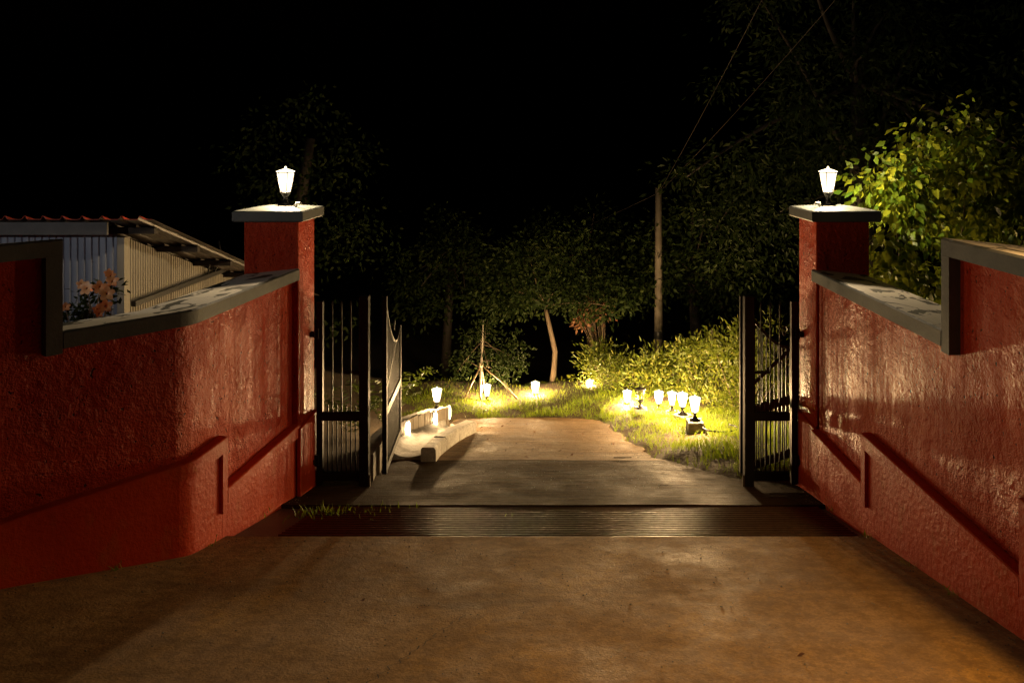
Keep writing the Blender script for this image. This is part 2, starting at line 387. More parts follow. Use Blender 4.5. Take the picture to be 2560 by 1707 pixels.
def wall(path, side, step_y, led_y, led3_y, Z1, Z2, Z3, label):
    P = Path(path, side); t = thing('boundary_wall', (*P.at(0, .2), -.3), label, 'wall', 'red walls flanking the gate')
    ss, sl, sl3 = P.s_at_y(step_y), P.s_at_y(led_y), P.s_at_y(led3_y); LW = .09
    b = MB(); P.strip(b, 0, ss+LW*.5, .05, .44, -.5, 1.986, ch=.001); b.build('wall_body', 'red_stucco', t, sharp=True)
    b = MB(); P.strip(b, ss+LW*.5+.001, P.L, .05, .44, -.4, 2.546, ch=.001); b.build('wall_body', 'red_stucco', t, sharp=True)
    pl = MB(); P.strip(pl, 0, sl+.03, 0, .047, -.5, Z1-.11, ch=.001); P.strip(pl, sl+.031, sl3+.03, 0, .047, -.5, Z2-.11, ch=.001)
    P.strip(pl, sl3+.031, P.L, 0, .047, -.5, Z3-.11, ch=.001); pl.build('plinth', 'red_smooth', t, sharp=True)
    for (sa, sb, zb) in ((0, sl-.002, Z1), (sl, sl3-.002, Z2), (sl3, P.L, Z3)):
        b = MB(); P.strip(b, sa, sb, -.028, .0475, zb-.109, zb, zb+.002, .008); b.build('plinth_band', 'red_smooth', t, sharp=True)
    for (sa, za, zb) in ((sl, Z1-.16, Z2-.1095), (sl3, Z2-.16, Z3-.1095)):
        b = MB(); P.strip(b, sa+.001, sa+.07, -.027, -.0005, za, zb, ch=.001); b.build('plinth_band_leg', 'red_smooth', t)
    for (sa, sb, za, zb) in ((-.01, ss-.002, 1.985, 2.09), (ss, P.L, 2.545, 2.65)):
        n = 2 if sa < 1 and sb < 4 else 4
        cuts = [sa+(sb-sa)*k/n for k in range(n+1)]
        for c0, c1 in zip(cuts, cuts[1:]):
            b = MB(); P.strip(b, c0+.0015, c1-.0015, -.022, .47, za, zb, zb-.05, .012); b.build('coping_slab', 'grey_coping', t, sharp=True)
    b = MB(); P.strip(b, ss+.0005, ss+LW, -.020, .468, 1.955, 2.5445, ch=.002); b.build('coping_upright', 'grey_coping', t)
    return P
PL = wall(LPATH, -1, 4.615, 5.68, 3.2, .66, 1.05, 1.45, 'red stucco wall bending outwards on the left with grey coping')
PR = wall(RPATH, 1, 4.66, 5.84, 3.88, .63, 1.015, 1.42, 'straight red stucco wall on the right with grey coping')

def pillar(x0, x1, inner, label):
    t = thing('gate_pillar', ((x0+x1)/2, 7.24, -.3), label, 'pillar', 'red pillars beside the gate')
    b = MB(); b.bbox(x0, x1, 7.0, 7.48, -.5, 2.524, .012); b.build('shaft', 'red_stucco', t)
    b = MB(); xi = x1 if inner > 0 else x0
    if inner > 0: b.bbox(xi+.0005, xi+.035, 6.96, 7.50, -.5, .63, .006)
    else: b.bbox(xi-.035, xi-.0005, 6.96, 7.50, -.5, .63, .006)
    b.build('plinth', 'red_smooth', t)
    # cap: slab with a very slightly crowned top
    X0, X1, Y0, Y1 = x0-.072, x1+.072, 6.905, 7.56; xm, ym = (x0+x1)/2, 7.24
    b = MB(); z0, z1 = 2.525, 2.625
    ring = lambda i, z: [(X0+i, Y0+i, z), (X1-i, Y0+i, z), (X1-i, Y1-i, z), (X0+i, Y1-i, z)]
    vs = ring(.012, z0) + ring(0, z0+.012) + ring(0, z1-.010) + ring(.012, z1) + ring(.22, z1+.028)
    fs = [(3, 2, 1, 0), (16, 17, 18, 19)] + [(r*4+k, r*4+(k+1) % 4, r*4+4+(k+1) % 4, r*4+4+k) for r in range(4) for k in range(4)]
    b.add(vs, fs); b.build('cap', 'cap_paint', t)
    return t
pillar(-2.80, -2.30, 1, 'red gate pillar with grey cap carrying the left lantern')
pillar(2.47, 2.96, -1, 'red gate pillar with grey cap carrying the right lantern')

# ------------------------------------------------------------------ lanterns
def lantern_proto(name, lit, power, scale=1.0, block=None, tint=WARM, hood=False):
    """origin at the underside of the lantern foot; hexagonal glass head widening upwards"""
    t = bpy.data.objects.new(name, None); link(t); WL[t.name] = Vector((0, 0, 0)); k = scale
    n = 6; rb, rt, zb, zt = .050*k, .086*k, .135*k, .325*k
    MB().lathe((0, 0, 0), [(.075*k, 0), (.075*k, .012*k), (.05*k, .022*k), (.03*k, .05*k), (.022*k, .085*k), (.032*k, .10*k), (.045*k, .118*k), (rb+.004*k, .128*k), (rb+.004*k, zb)], 14).build('foot', 'lantern_metal', t, True)
    fr = MB(); mid = [[], []]
    for i in range(n):
        a_ = 2*math.pi*i/n; fr.bar((rb*math.cos(a_), rb*math.sin(a_), zb), (rt*math.cos(a_), rt*math.sin(a_), zt), .008*k, .008*k)
    fr.lathe((0, 0, zt), [(rt-.004*k, 0), (rt+.006*k, 0), (rt+.006*k, .010*k), (rt-.004*k, .010*k), (rt-.004*k, 0)], n)
    fr.f = fr.f[:-2]; fr.build('frame', 'lantern_metal', t)
    for i in range(n):
        a0, a1 = 2*math.pi*(i+.06)/n, 2*math.pi*(i+.94)/n; e = .985
        MB().add([(rb*e*math.cos(a0), rb*e*math.sin(a0), zb), (rb*e*math.cos(a1), rb*e*math.sin(a1), zb), (rt*e*math.cos(a1), rt*e*math.sin(a1), zt), (rt*e*math.cos(a0), rt*e*math.sin(a0), zt)], [(0, 1, 2, 3)]).build('pane', 'lantern_glow' if lit else 'clear_glass', t)
    MB().lathe((0, 0, zt+.0105*k), [(rt+.004*k, 0), (rt+.006*k, .006*k), (.06*k, .018*k), (.022*k, .030*k), (.010*k, .036*k), (.011*k, .046*k), (.003*k, .056*k)], 12).build('roof', 'lantern_glow' if lit and not hood else 'lantern_metal', t, True)  # lit roofs glow to imitate lamp glare over a dark metal roof
    if lit:
        L = bpy.data.lights.new('bulb', 'POINT'); L.energy = power; L.color = tint; L.shadow_soft_size = .036*k
        lo = link(bpy.data.objects.new('bulb', L), t); lo.location = (0, 0, .235*k)
    if hood:
        zh = .36*k; MB().lathe((0, 0, 0), [(.03, zh+.10), (.10, zh+.07), (.20, zh-.22-.10*k), (.206, zh-.225-.10*k), (.106, zh+.078), (.03, zh+.11)], 20).build('hood', 'black_metal', t, True)
    if block:
        w, h = block; MB().bbox(-w/2, w/2, -w/2, w/2, -h, -.0005, .008).build('block', 'concrete_block', t)
    return t
pil = lantern_proto('pillar_lantern', True, P_PILLAR, .95)
pil.location = (-2.50, 7.24, 2.653); tag(pil, 'glowing lantern standing on the left gate pillar', 'lantern', 'lanterns on the gate pillars')
c = copy_tree(pil); c.location = (2.667, 7.24, 2.653); c['label'] = 'glowing lantern standing on the right gate pillar beside the leafy shrub'
gl = lantern_proto('garden_lantern', True, P_GARDEN, .85, (.20, .42), GOLD)
spots = [(1737, 1050, 9.95, 'lit lantern on the big pale concrete block nearest the gate on the right verge'),
         (1706, 1035, 10.9, 'lit lantern just behind the nearest block lantern on the right verge'),
         (1680, 1030, 11.5, 'lit lantern third in the row along the right verge, counting from the gate'),
         (1647, 1025, 12.2, 'lit lantern fourth in the row along the right verge, left of three brighter ones'),
         (1568, 1022, 12.6, 'lit lantern at the road edge left of the unlit lantern'),
         (1474, 991, 14.0, 'lit lantern in the far grass right of the bent tree trunk'),
         (1338, 997, 13.6, 'lit lantern in the far grass just left of the bent tree trunk'),
         (1217, 1005, 13.2, 'lit lantern in the far grass beneath the staked sapling')]
for i, (x, y, Y, lab) in enumerate(spots):
    o = gl if i == 0 else copy_tree(gl); o.location = px(x, y, Y); o.rotation_euler.z = i*.7
    tag(o, lab, 'lantern', 'garden lanterns along the road')
ul = lantern_proto('garden_lantern', False, 0, .9, (.20, .42)); ul.location = px(1601, 1020, 11.9)
tag(ul, 'unlit lantern with dark glass on a block in the right verge', 'lantern', 'garden lanterns along the road')
# white conduit stubs on the caps
for (x, lab, s_) in ((-2.375, 'small white conduit stub beside the left pillar lantern', 1), (2.56, 'small white conduit stub beside the right pillar lantern', -1)):
    b = MB(); b.tube([(x, 7.16, 2.62), (x, 7.16, 2.665), (x+.008*s_, 7.155, 2.68), (x+.04*s_, 7.14, 2.684), (x+.055*s_, 7.13, 2.676)], [.012, .012, .013, .010, .012], 8)
    tag(b.build('conduit_stub', 'cream', smooth=True), lab, 'conduit', 'stubs on the pillar caps')

# lamp on a post just outside the frame: the light that falls over the near driveway from behind the photographer's right
def lamp_post(x, y, z0, z1, power, tint, label, hood=False):
    lp = thing('lamp_post', (x, y, z0), label, 'lamp post')
    MB().tube([(x, y, z0), (x, y, (z0+z1)/2), (x, y, z1)], [.045, .04, .03], 10).build('post', 'black_metal', lp, True)
    MB().bbox(x-.08, x+.08, y-.08, y+.08, z0, z0+.02, .003).build('base_plate', 'black_metal', lp)
    hd = lantern_proto('lamp_head', True, power, 1.3, None, tint, hood); hd.parent = lp; hd.location = Vector((0, 0, z1-z0))
lp = thing('lamp_post', (2.68, 2.8, 2.63), 'hooded lamp on a dark gooseneck post standing on the near right wall', 'lamp post')
MB().tube([(2.68, 2.8, 2.63), (2.68, 2.8, 3.5)] + [(2.60+.08*math.cos(a_), 2.8, 3.72+.12*math.sin(a_)) for a_ in np.linspace(0, math.pi, 9)] + [(2.52, 2.8, 3.66)], .022, 10).build('post', 'black_metal', lp, True)
MB().bbox(2.60, 2.76, 2.72, 2.88, 2.61, 2.63, .003).build('base_plate', 'black_metal', lp)
hb = MB().lathe((2.52, 2.8, 3.44), [(.16, 0), (.12, .13), (.05, .20), (.03, .22), (.025, .215), (.045, .193), (.115, .125), (.155, 0)], 20); hb.f = hb.f[:-2]; hb.build('hood', 'black_metal', lp, True)
L = bpy.data.lights.new('bulb', 'POINT'); L.energy = P_POST; L.color = AMBER; L.shadow_soft_size = .05
lo = link(bpy.data.objects.new('bulb', L), lp); lo.location = (2.52-2.68, 0, 3.54-2.63)
lamp_post(-6.3, 3.2, g(-6.3, 3.2)-.05, 2.75, P_YARD, COOL, 'yard lamp on a dark post outside the left wall')

# ------------------------------------------------------------------ drain grate
gr = thing('drain_grate', (0, 6.2, g(0, 6.2)), 'long steel drain grate across the driveway before the gate', 'drain grate')
nb_ = 15
for k in range(nb_):
    y = DR0+.03+(DR1-DR0-.06)*k/(nb_-1); z = g(0, y)-.006
    b = MB(); b.tube([(lwall_x(y)+.35, y, z-.014), (2.36, y, z-.014)], .0125, 10)
    b.build('grate_bar', 'steel_bar', gr, True)
for x in np.arange(-1.9, 2.4, .62):
    MB().bar((x, DR0+.01, g(0, DR0)-.045), (x, DR1-.01, g(0, DR1)-.045), .02, .03).build('support_bar', 'steel_bar', gr)

# ------------------------------------------------------------------ gate
def rotpt(o, ang, l, dz=0): return Vector((o[0]+math.sin(ang)*l, o[1]+math.cos(ang)*l, o[2]+dz))
def panel(xa, xb, s_, label, grp):
    """fixed side panel between pillar (xa) and gate post (xb), facing the road"""
    Y = 7.42; z0 = g(0, Y); t = thing('gate_side_panel', ((xa+xb)/2, Y, z0), label, 'gate panel', grp)
    lo, hi = min(xa, xb), max(xa, xb)
    MB().box(xa-.03, xa+.03, Y-.025, Y+.025, z0+.02, 1.70).build('stile', 'black_metal', t)
    MB().bbox(xb-.045, xb+.045, Y-.05, Y+.04, z0-.1, 1.76, .006).build('post', 'black_metal', t)
    MB().box(lo+.031, hi-.046, Y-.022, Y+.022, .545, .622).build('rail', 'black_metal', t)
    MB().box(lo+.031, hi-.046, Y-.022, Y+.022, -.04, .04).build('rail', 'black_metal', t)
    n = 8
    for k in range(1, n):
        x = lo+.03+(hi-lo-.075)*k/n; top = 1.66 if k % 2 == 0 else .69
        b = MB(); b.bar((x, Y, .041), (x, Y, .544), .012, .012); b.bar((x, Y, .623), (x, Y, top), .012, .012)
        if top > 1: b.lathe((x, Y, top), [(.009, 0), (.011, .012), (.001, .05)], 6)
        b.build('bar', 'black_metal', t)
    b = MB(); b.box(xb-s_*.046-.16*(s_ > 0), xb-s_*.046+.16*(s_ < 0), Y-.012, Y+.012, 1.0, 1.022); b.build('latch', 'black_metal', t)
    for z in (1.40, .17):
        b = MB(); b.box(min(xa-s_*.11, xa-s_*.028), max(xa-s_*.11, xa-s_*.028), Y-.09, Y-.03, z-.025, z+.02); b.box(xa-.02-s_*.02, xa+.02-s_*.02, Y-.06, Y-.0255, z-.05, z+.05)
        b.build('hinge_bracket', 'black_metal', t)
    MB().box(xb+s_*.05-.012, xb+s_*.05+.012, Y-.045, Y-.015, z0-.06, z0+.11).build('drop_bolt', 'steel_bar', t)
    return t
panel(-2.225, -1.79, 1, 'black barred side panel between left pillar and gate post', 'gate side panels')
panel(2.40, 1.955, -1, 'black barred side panel between right pillar and gate post', 'gate side panels')
def leaf(o, ang, L, label):
    t = thing('gate_leaf', o, label, 'gate', 'open gate leaves'); Pt = lambda l, z: rotpt((o[0], o[1], 0), ang, l, z)
    zt = lambda l: 1.12 + .62*(1-min(1, l/(L*.78)))**2 + (.10*max(0, (l/L-.78)/.22)**1.5)
    MB().bar(Pt(.02, .0), Pt(.02, zt(0)+.0), .045, .045).build('stile', 'black_metal', t)
    MB().bar(Pt(L-.02, .0), Pt(L-.02, zt(L)), .04, .04).build('stile', 'black_metal', t)
    MB().bar(Pt(.043, .59), Pt(L-.041, .59), .035, .075).build('rail', 'black_metal', t)
    MB().bar(Pt(.043, .035), Pt(L-.041, .035), .035, .07).build('rail', 'black_metal', t)
    b = MB(); b.tube([Pt(.043+(L-.084)*k/16, zt(.043+(L-.084)*k/16)) for k in range(17)], .016, 8); b.build('top_rail', 'black_metal', t, True)
    b = MB(); b.bar(Pt(.05, .78), Pt(L*.72, 1.12), .02, .03); b.build('brace', 'black_metal', t)
    n = int(L/.06)
    for k in range(1, n):
        l = .02+(L-.04)*k/n; b = MB(); b.bar(Pt(l, .071), Pt(l, .552), .012, .012); b.bar(Pt(l, .628), Pt(l, zt(l)-.012), .012, .012); b.build('bar', 'black_metal', t)
    for zz in (.52, -.02):
        for k in range(n*2):
            l = .05+(L-.1)*k/(n*2-1); 
            if zz > 0 and k % 2: continue
            MB().ball(Pt(l, zz+.02), .015, 6, 4).build('stud', 'black_metal', t, True)
    # scroll in the swoop
    b = MB(); b.tube([Pt(L*.62+.05*math.cos(a_)*(1-a_/9), 1.30+.07*math.sin(a_)*(1-a_/9)) for a_ in np.linspace(0, 7, 24)], .008, 6); b.build('scroll', 'black_metal', t, True)
leaf((-1.605, 7.46, g(0, 7.46)), math.atan2(-.055, 1.0), 1.05, 'left black gate leaf swung open with curved top rail')
leaf((1.90, 7.50, g(0, 7.5)), R(57), 1.05, 'right black gate leaf folded back behind its side panel')

# ------------------------------------------------------------------ low wall, sconces, kerb beside the far road
P3 = dense([(LOWWALL[k]) for k in range(len(LOWWALL))], .05)
lw = thing('low_wall', (-1.85, 9.6, g(-1.85, 9.6)), 'low curved grey garden wall with wall lamps left of the road', 'low wall')
LPth = Path([(x, y) for x, y in LOWWALL][::-1], -1)
def low_top(y): return g(-1.8, y)+.30
nseg = 46
for k in range(nseg):           # upright board pieces of the facing
    s0, s1 = LPth.L*k/nseg, LPth.L*(k+1)/nseg; x, y = LPth.at((s0+s1)/2, 0)
    if y < 8.0: continue
    j = random.uniform(-.006, .006); b = MB()
    pts = [LPth.at(s0+.003, j), LPth.at(s1-.003, j), LPth.at(s1-.003, .03), LPth.at(s0+.003, .03)]
    zt_, zb_ = low_top(y)-.012+random.uniform(-.012, .012), g(x, y)-.05
    b.add([(*p, zb_) for p in pts]+[(*p, zt_) for p in pts], [(3, 2, 1, 0), (4, 5, 6, 7), (0, 1, 5, 4), (1, 2, 6, 5), (2, 3, 7, 6), (3, 0, 4, 7)]); b.build('board', 'plank_grey', lw)
b = MB(); vs = []; fs = []; K = 0
for t_ in np.linspace(0, LPth.L, 40):
    x, y = LPth.at(t_, 0); zt_ = low_top(y)
    for o, z in ((.031, g(x, y)-.1), (.031, zt_-.03), (.18, zt_-.03), (.18, g(x, y)-.1)): vs.append((*LPth.at(t_, o), z))
b.add(vs, [(i*4+k, i*4+(k+1) % 4, i*4+4+(k+1) % 4, i*4+4+k) for i in range(39) for k in range(4)] + [(3, 2, 1, 0), (156, 157, 158, 159)]); b.build('wall_core', 'concrete_block', lw)
def sconce(x, y, Y, lab, lit=True, turn=0):
    p = px(x, y, Y); t = thing('wall_lamp', p, lab, 'wall lamp', 'wall lamps on the low wall')
    b = MB(); n = 10
    d = Vector((math.cos(turn), math.sin(turn), 0)); u = Vector((-d.y, d.x, 0))
    MB().add([p - d*.012 + u*s1*.05 + Vector((0, 0, z)) for s1, z in ((-1, -.12), (1, -.12), (1, .12), (-1, .12))] + [p - d*.002 + u*s1*.05 + Vector((0, 0, z)) for s1, z in ((-1, -.12), (1, -.12), (1, .12), (-1, .12))],
             [(3, 2, 1, 0), (4, 5, 6, 7), (0, 1, 5, 4), (1, 2, 6, 5), (2, 3, 7, 6), (3, 0, 4, 7)]).build('back_plate', 'lantern_metal', t)
    vs = []
    for z in (-.10, -.06, 0, .06, .10):
        for k in range(n):
            a_ = math.pi*k/(n-1)-math.pi/2; r = .045*(1-.3*(z/.1)**4); q_ = p + d*(r*math.cos(a_)) + u*(r*math.sin(a_)) + Vector((0, 0, z)); vs.append(q_)
    b.add(vs, [(i*n+k, i*n+k+1, (i+1)*n+k+1, (i+1)*n+k) for i in range(4) for k in range(n-1)]); b.build('shade', 'sconce_glass', t, True)
    L = bpy.data.lights.new('bulb', 'POINT'); L.energy = P_SCONCE; L.color = GOLD; L.shadow_soft_size = .02
    lo = link(bpy.data.objects.new('bulb', L), t); lo.location = d*.018
def on_wall(s_, dz):
    x, y = LPth.at(s_, -.012); return x, y, low_top(y)-dz
def put_sconce(px_x, dz, lab):
    best = min(np.linspace(0, LPth.L, 200), key=lambda s_: abs(VX+F*LPth.at(s_, 0)[0]/LPth.at(s_, 0)[1]-px_x)) if px_x > 0 else 0
    return best
for (y, dz, lab) in ((10.95, .14, 'glowing oval wall lamp nearest the far end of the low curved wall'), (9.95, .13, 'glowing oval wall lamp on the low curved wall nearest the gate')):
    x = low_x(y)+.014; z = low_top(y)-dz; sconce(VX+F*x/y, VY+F*(EYE-z)/y, y, lab, turn=-.25)
y = 11.56; x = -1.52; z = low_top(11.5)-.13; sconce(VX+F*x/y, VY+F*(EYE-z)/y, y, 'wall lamp on the end face of the low curved wall', turn=.35)
c = copy_tree(gl); [bpy.data.objects.remove(ch) for ch in list(c.children) if ch.name.startswith('block')]
c.location = px(1092, 1022, 11.3); tag(c, 'lit lantern standing on the far end of the low curved wall', 'lantern', 'garden lanterns along the road')
# curved white kerb beam and the gutter behind it
kb = [(-1.36, 8.62), (-1.36, 9.0), (-1.32, 9.5), (-1.27, 10.0), (-1.20, 10.4), (-1.10, 10.8)]
KP = Path(kb[::-1], -1); kt = thing('kerb_beam', (-1.3, 9.7, g(-1.3, 9.7)), 'curved white concrete kerb beam along the left road edge', 'kerb')
for q_ in range(3):
    b = MB(); vs = []; t0_, t1_ = KP.L*q_/3+.004, KP.L*(q_+1)/3-.004; jz = (.0, .006, -.004)[q_]; n = 10
    for t_ in np.linspace(t0_, t1_, n):
        x, y = KP.at(t_, 0); zb_ = g(x, y)+jz
        for o, z in ((-.087, -.03), (-.085, .135), (-.068, .162), (.066, .166), (.083, .14), (.086, -.03)): vs.append((*KP.at(t_, o+random.uniform(-.002, .002)), zb_+z+random.uniform(-.002, .002)))
    b.add(vs, [(i*6+k, i*6+(k+1) % 6, i*6+6+(k+1) % 6, i*6+6+k) for i in range(n-1) for k in range(6)] + [tuple(range(5, -1, -1)), tuple(range((n-1)*6, n*6))])
    b.build('kerb_stone', 'white_concrete', kt)
b = MB(); vs = []; rowsg = np.linspace(8.75, 11.3, 26)
def kx(y):
    for (x0, y0), (x1, y1) in zip(kb, kb[1:]):
        if y0 <= y <= y1: return x0+(x1-x0)*(y-y0)/(y1-y0)
    return -1.1 if y > 10 else -1.36
for y in rowsg:
    xa, xb = low_x(y)+.02, kx(y)-.09 - max(0, y-10.8)*.5
    for k in range(7):
        f = k/6; x = xa+(xb-xa)*f; vs.append((x, y, g(x, y)+.012+.10*(2*f-1)**2*(.4+.6*(f < .5))))
b.add(vs, [(j*7+i, j*7+i+1, (j+1)*7+i+1, (j+1)*7+i) for j in range(25) for i in range(6)])
bb = len(b.v); front = list(range(7)); b.v += [(b.v[i][0], b.v[i][1], g(b.v[i][0], b.v[i][1])-.02) for i in front]; b.f += [(i+1, i, bb+i, bb+i+1) for i in range(6)]
tag(b.build('gutter', 'concrete_block', smooth=True), kind='structure')

# ------------------------------------------------------------------ tin shed behind the left wall
SX, SY, EX, RF, SL = -4.48, 8.0, -3.9, 7.45, .33
def roofz(y): return 2.50 - SL*(y-RF)
sh = thing('tin_shed', (-6, 9.5, g(-6, 9.5)), 'corrugated tin shed with sloping roof behind the left wall', 'shed')
def corr(p0, p1, zb, zt, name, mat, out, pitch=.075, amp=.017):
    L = (Vector(p1)-Vector(p0)).length; n = int(L/pitch*8); d = (Vector(p1)-Vector(p0))/L; nrm = Vector((d.y, -d.x, 0))*out
    vs = []
    for k in range(n+1):
        l = L*k/n; ph = (l/pitch) % 1; h_ = amp*(1 if ph < .38 else (1-(ph-.38)/.12 if ph < .5 else (0 if ph < .88 else (ph-.88)/.12)))
        p = Vector(p0)+d*l+nrm*h_; y = p.y
        zt_ = zt(y) if callable(zt) else zt
        vs += [(p.x, p.y, zb), (p.x, p.y, zt_)]
    b = MB(); b.add(vs, [(2*k, 2*k+2, 2*k+3, 2*k+1) for k in range(n)]); o = b.build(name, mat, sh)
    m_ = o.modifiers.new('thickness', 'SOLIDIFY'); m_.thickness = .0015; return o
x = SX-.05
while x > -9:
    corr((x-.9, SY+random.uniform(0, .004), 0), (x, SY, 0), -.2, 2.36, 'wall_sheet', 'blue_tin', 1); x -= .885
y = SY+.10
while y < 12.6:
    corr((SX, y, 0), (SX+random.uniform(0, .006), y+.9, 0), -.9, lambda yy: roofz(yy)-.05, 'wall_sheet', 'beige_tin', 1, .05, .008); y += .888
MB().box(SX-.045, SX+.03, SY-.02, SY+.09, -.3, roofz(SY+.09)-.03).build('corner_post', 'beige_tin', sh)
a = N('roof_tin'); ge = a.n('ShaderNodeNewGeometry'); sp = a.n('ShaderNodeSeparateXYZ'); a.l(ge.outputs['Normal'], sp.inputs[0])
M['roof_tin'] = a.set(a.mix(a.ramp(sp.outputs[2], [(.0, (0, 0, 0)), (.02, (1, 1, 1))]), a.ramp(a.noise(4, 5, .6, a.coord()), [(.3, (.025, .019, .015)), (.7, (.055, .042, .033))]), (.42, .06, .03)), .45)
# roof: trapezoid sheets, fascia, purlins
def roof_prof(x): 
    ph = ((x-EX)/.19) % 1
    return .032*(1 if .42 < ph < .58 else max(0, 1-abs(ph-.5)/.16) if .3 < ph < .7 else 0)
k0 = 0
for k in range(6):
    xa, xb = EX-.95*(k+1)+.0, EX-.95*k+.02; n = 60; vs = []
    for y in (RF, 12.9):
        for i in range(n+1):
            x_ = xa+(xb-xa)*i/n; vs.append((x_, y, roofz(y)+roof_prof(x_)+.001*(k % 2)))
    b = MB(); b.add(vs, [(i, i+1, n+1+i+1, n+1+i) for i in range(n)]); o = b.build('roof_sheet', 'roof_tin', sh)
    m_ = o.modifiers.new('thickness', 'SOLIDIFY'); m_.thickness = .004
MB().box(-9.5, SX+.12, RF+.06, RF+.09, roofz(RF)-.16, roofz(RF)-.035).build('fascia', 'grey_board', sh)
for y in (7.75, 8.7, 9.6, 10.5, 11.5):
    MB().box(-9, EX-.10, y-.03, y+.03, roofz(y)-.075, roofz(y)-.012).build('purlin', 'dark_wood', sh)
b = MB(); b.box(SX+.012, SX+.06, SY+.15, 11.2, 1.50, 1.555); b.build('skirting_rail', 'rubber', sh)
b = MB(); b.tube([(SX+.05, 9.9, 1.56), (SX+.10, 9.85, 1.72), (SX+.12, 9.95, 1.88), (SX+.06, 10.05, 1.70), (SX+.05, 10.1, 1.56), (SX+.1, 10.2, 1.75), (SX+.06, 10.2, 1.95)], .012, 6); b.build('cable', 'rubber', sh, True)

# ------------------------------------------------------------------ foliage
LEAF = np.array([(0, 0, 0), (-.26, .42, .07), (.26, .42, .07), (0, .5, 0), (0, 1, -.06)])
LF = np.array([(0, 3, 1), (0, 2, 3), (1, 3, 4), (3, 2, 4)])
def leafcloud(name, pos, dirs, size, mat, parent, width=1.0, kind='stuff', tmpl=LEAF, tf=LF):
    """one mesh of many leaves; dirs = leaf axis; each a folded pointed leaf"""
    n = len(pos); d = dirs/np.linalg.norm(dirs, axis=1, keepdims=True)
    r = rng.normal(size=(n, 3)) + np.array([0, 0, .0]); u = np.cross(d, r); u /= np.linalg.norm(u, axis=1, keepdims=True)
    w = np.cross(u, d); k = len(tmpl)
    V = (pos[:, None, :] + size[:, None, None]*(tmpl[None, :, 0:1]*width*u[:, None, :] + tmpl[None, :, 1:2]*d[:, None, :] + tmpl[None, :, 2:3]*w[:, None, :]))
    o0 = np.array(wl(parent)) if parent is not None else np.zeros(3)
    V = (V-o0).reshape(-1, 3); Fc = (tf[None] + (np.arange(n)*k)[:, None, None]).reshape(-1, 3)
    me = bpy.data.meshes.new(name); me.vertices.add(len(V)); me.vertices.foreach_set('co', V.ravel())
    me.loops.add(Fc.size); me.loops.foreach_set('vertex_index', Fc.ravel().astype(np.int32))
    me.polygons.add(len(Fc)); me.polygons.foreach_set('loop_start', np.arange(0, Fc.size, 3, dtype=np.int32))
    at = me.attributes.new('tint', 'FLOAT', 'FACE'); at.data.foreach_set('value', np.repeat(rng.random(n), len(tf)).astype(np.float32))
    me.update(); me.validate(); me.materials.append(M[mat])
    o = link(bpy.data.objects.new(name, me), parent); WL[o.name] = Vector(o0)
    if kind: o['kind'] = kind
    return o
def clumps(ells, ncl, nleaf, spread, droop=.4, size=(.06, .1)):
    """leaf positions in clumps spread through ellipsoids (cx,cy,cz,rx,ry,rz)"""
    vol = np.array([e[3]*e[4]*e[5] for e in ells]); pr = vol/vol.sum(); cs = []
    for e in [ells[i] for i in rng.choice(len(ells), ncl, p=pr)]:
        v_ = rng.normal(size=3); v_ /= np.linalg.norm(v_); v_ *= rng.random()**(1/2.2); cs.append((e[0]+v_[0]*e[3], e[1]+v_[1]*e[4], e[2]+v_[2]*e[5]))
    cs = np.array(cs); idx = rng.integers(0, ncl, nleaf); off = rng.normal(size=(nleaf, 3))*spread*np.array([1, 1, .7])
    pos = cs[idx]+off; dirs = off/(spread+1e-6)*.6 + rng.normal(size=(nleaf, 3))*.6 + np.array([0, 0, -droop])
    return cs, pos, dirs, rng.uniform(size[0], size[1], nleaf)
def bez(p, q, bend, n=7):
    p, q = Vector(p), Vector(q); m = (p+q)/2+Vector(bend); return [p*(1-t)**2+m*2*t*(1-t)+q*t*t for t in np.linspace(0, 1, n)]
def tree(name, base, trunk, rads, ells, ncl, nleaf, spread, size, mat, label, cat='tree', group=None, nbr=14, bark='bark', droop=.4, width=1.0, zt=None):
    t = thing(name, base, label, cat, group)
    b = MB(); b.tube(trunk, rads, 10); b.build('trunk', bark, t, True)
    cs, pos, dirs, sz = clumps(ells, ncl, nleaf, spread, droop, size)
    br = MB(); top = Vector(trunk[-1]); 
    for c_ in cs[:nbr]:
        st = Vector(trunk[random.randrange(max(1, (len(trunk)*2)//3 + (nbr < 8)*2), len(trunk)+0)]) if nbr >= 8 else Vector(trunk[-1]); pp = bez(st, c_, (random.uniform(-.2, .2), random.uniform(-.2, .2), .15)); r0 = rads[-1]*.55
        br.tube(pp, [r0*(1-.75*k/6) for k in range(7)], 5)
    if nbr: br.build('limbs', bark, t, True)
    leafcloud('crown', pos, dirs, sz, mat, t, width)
    return t

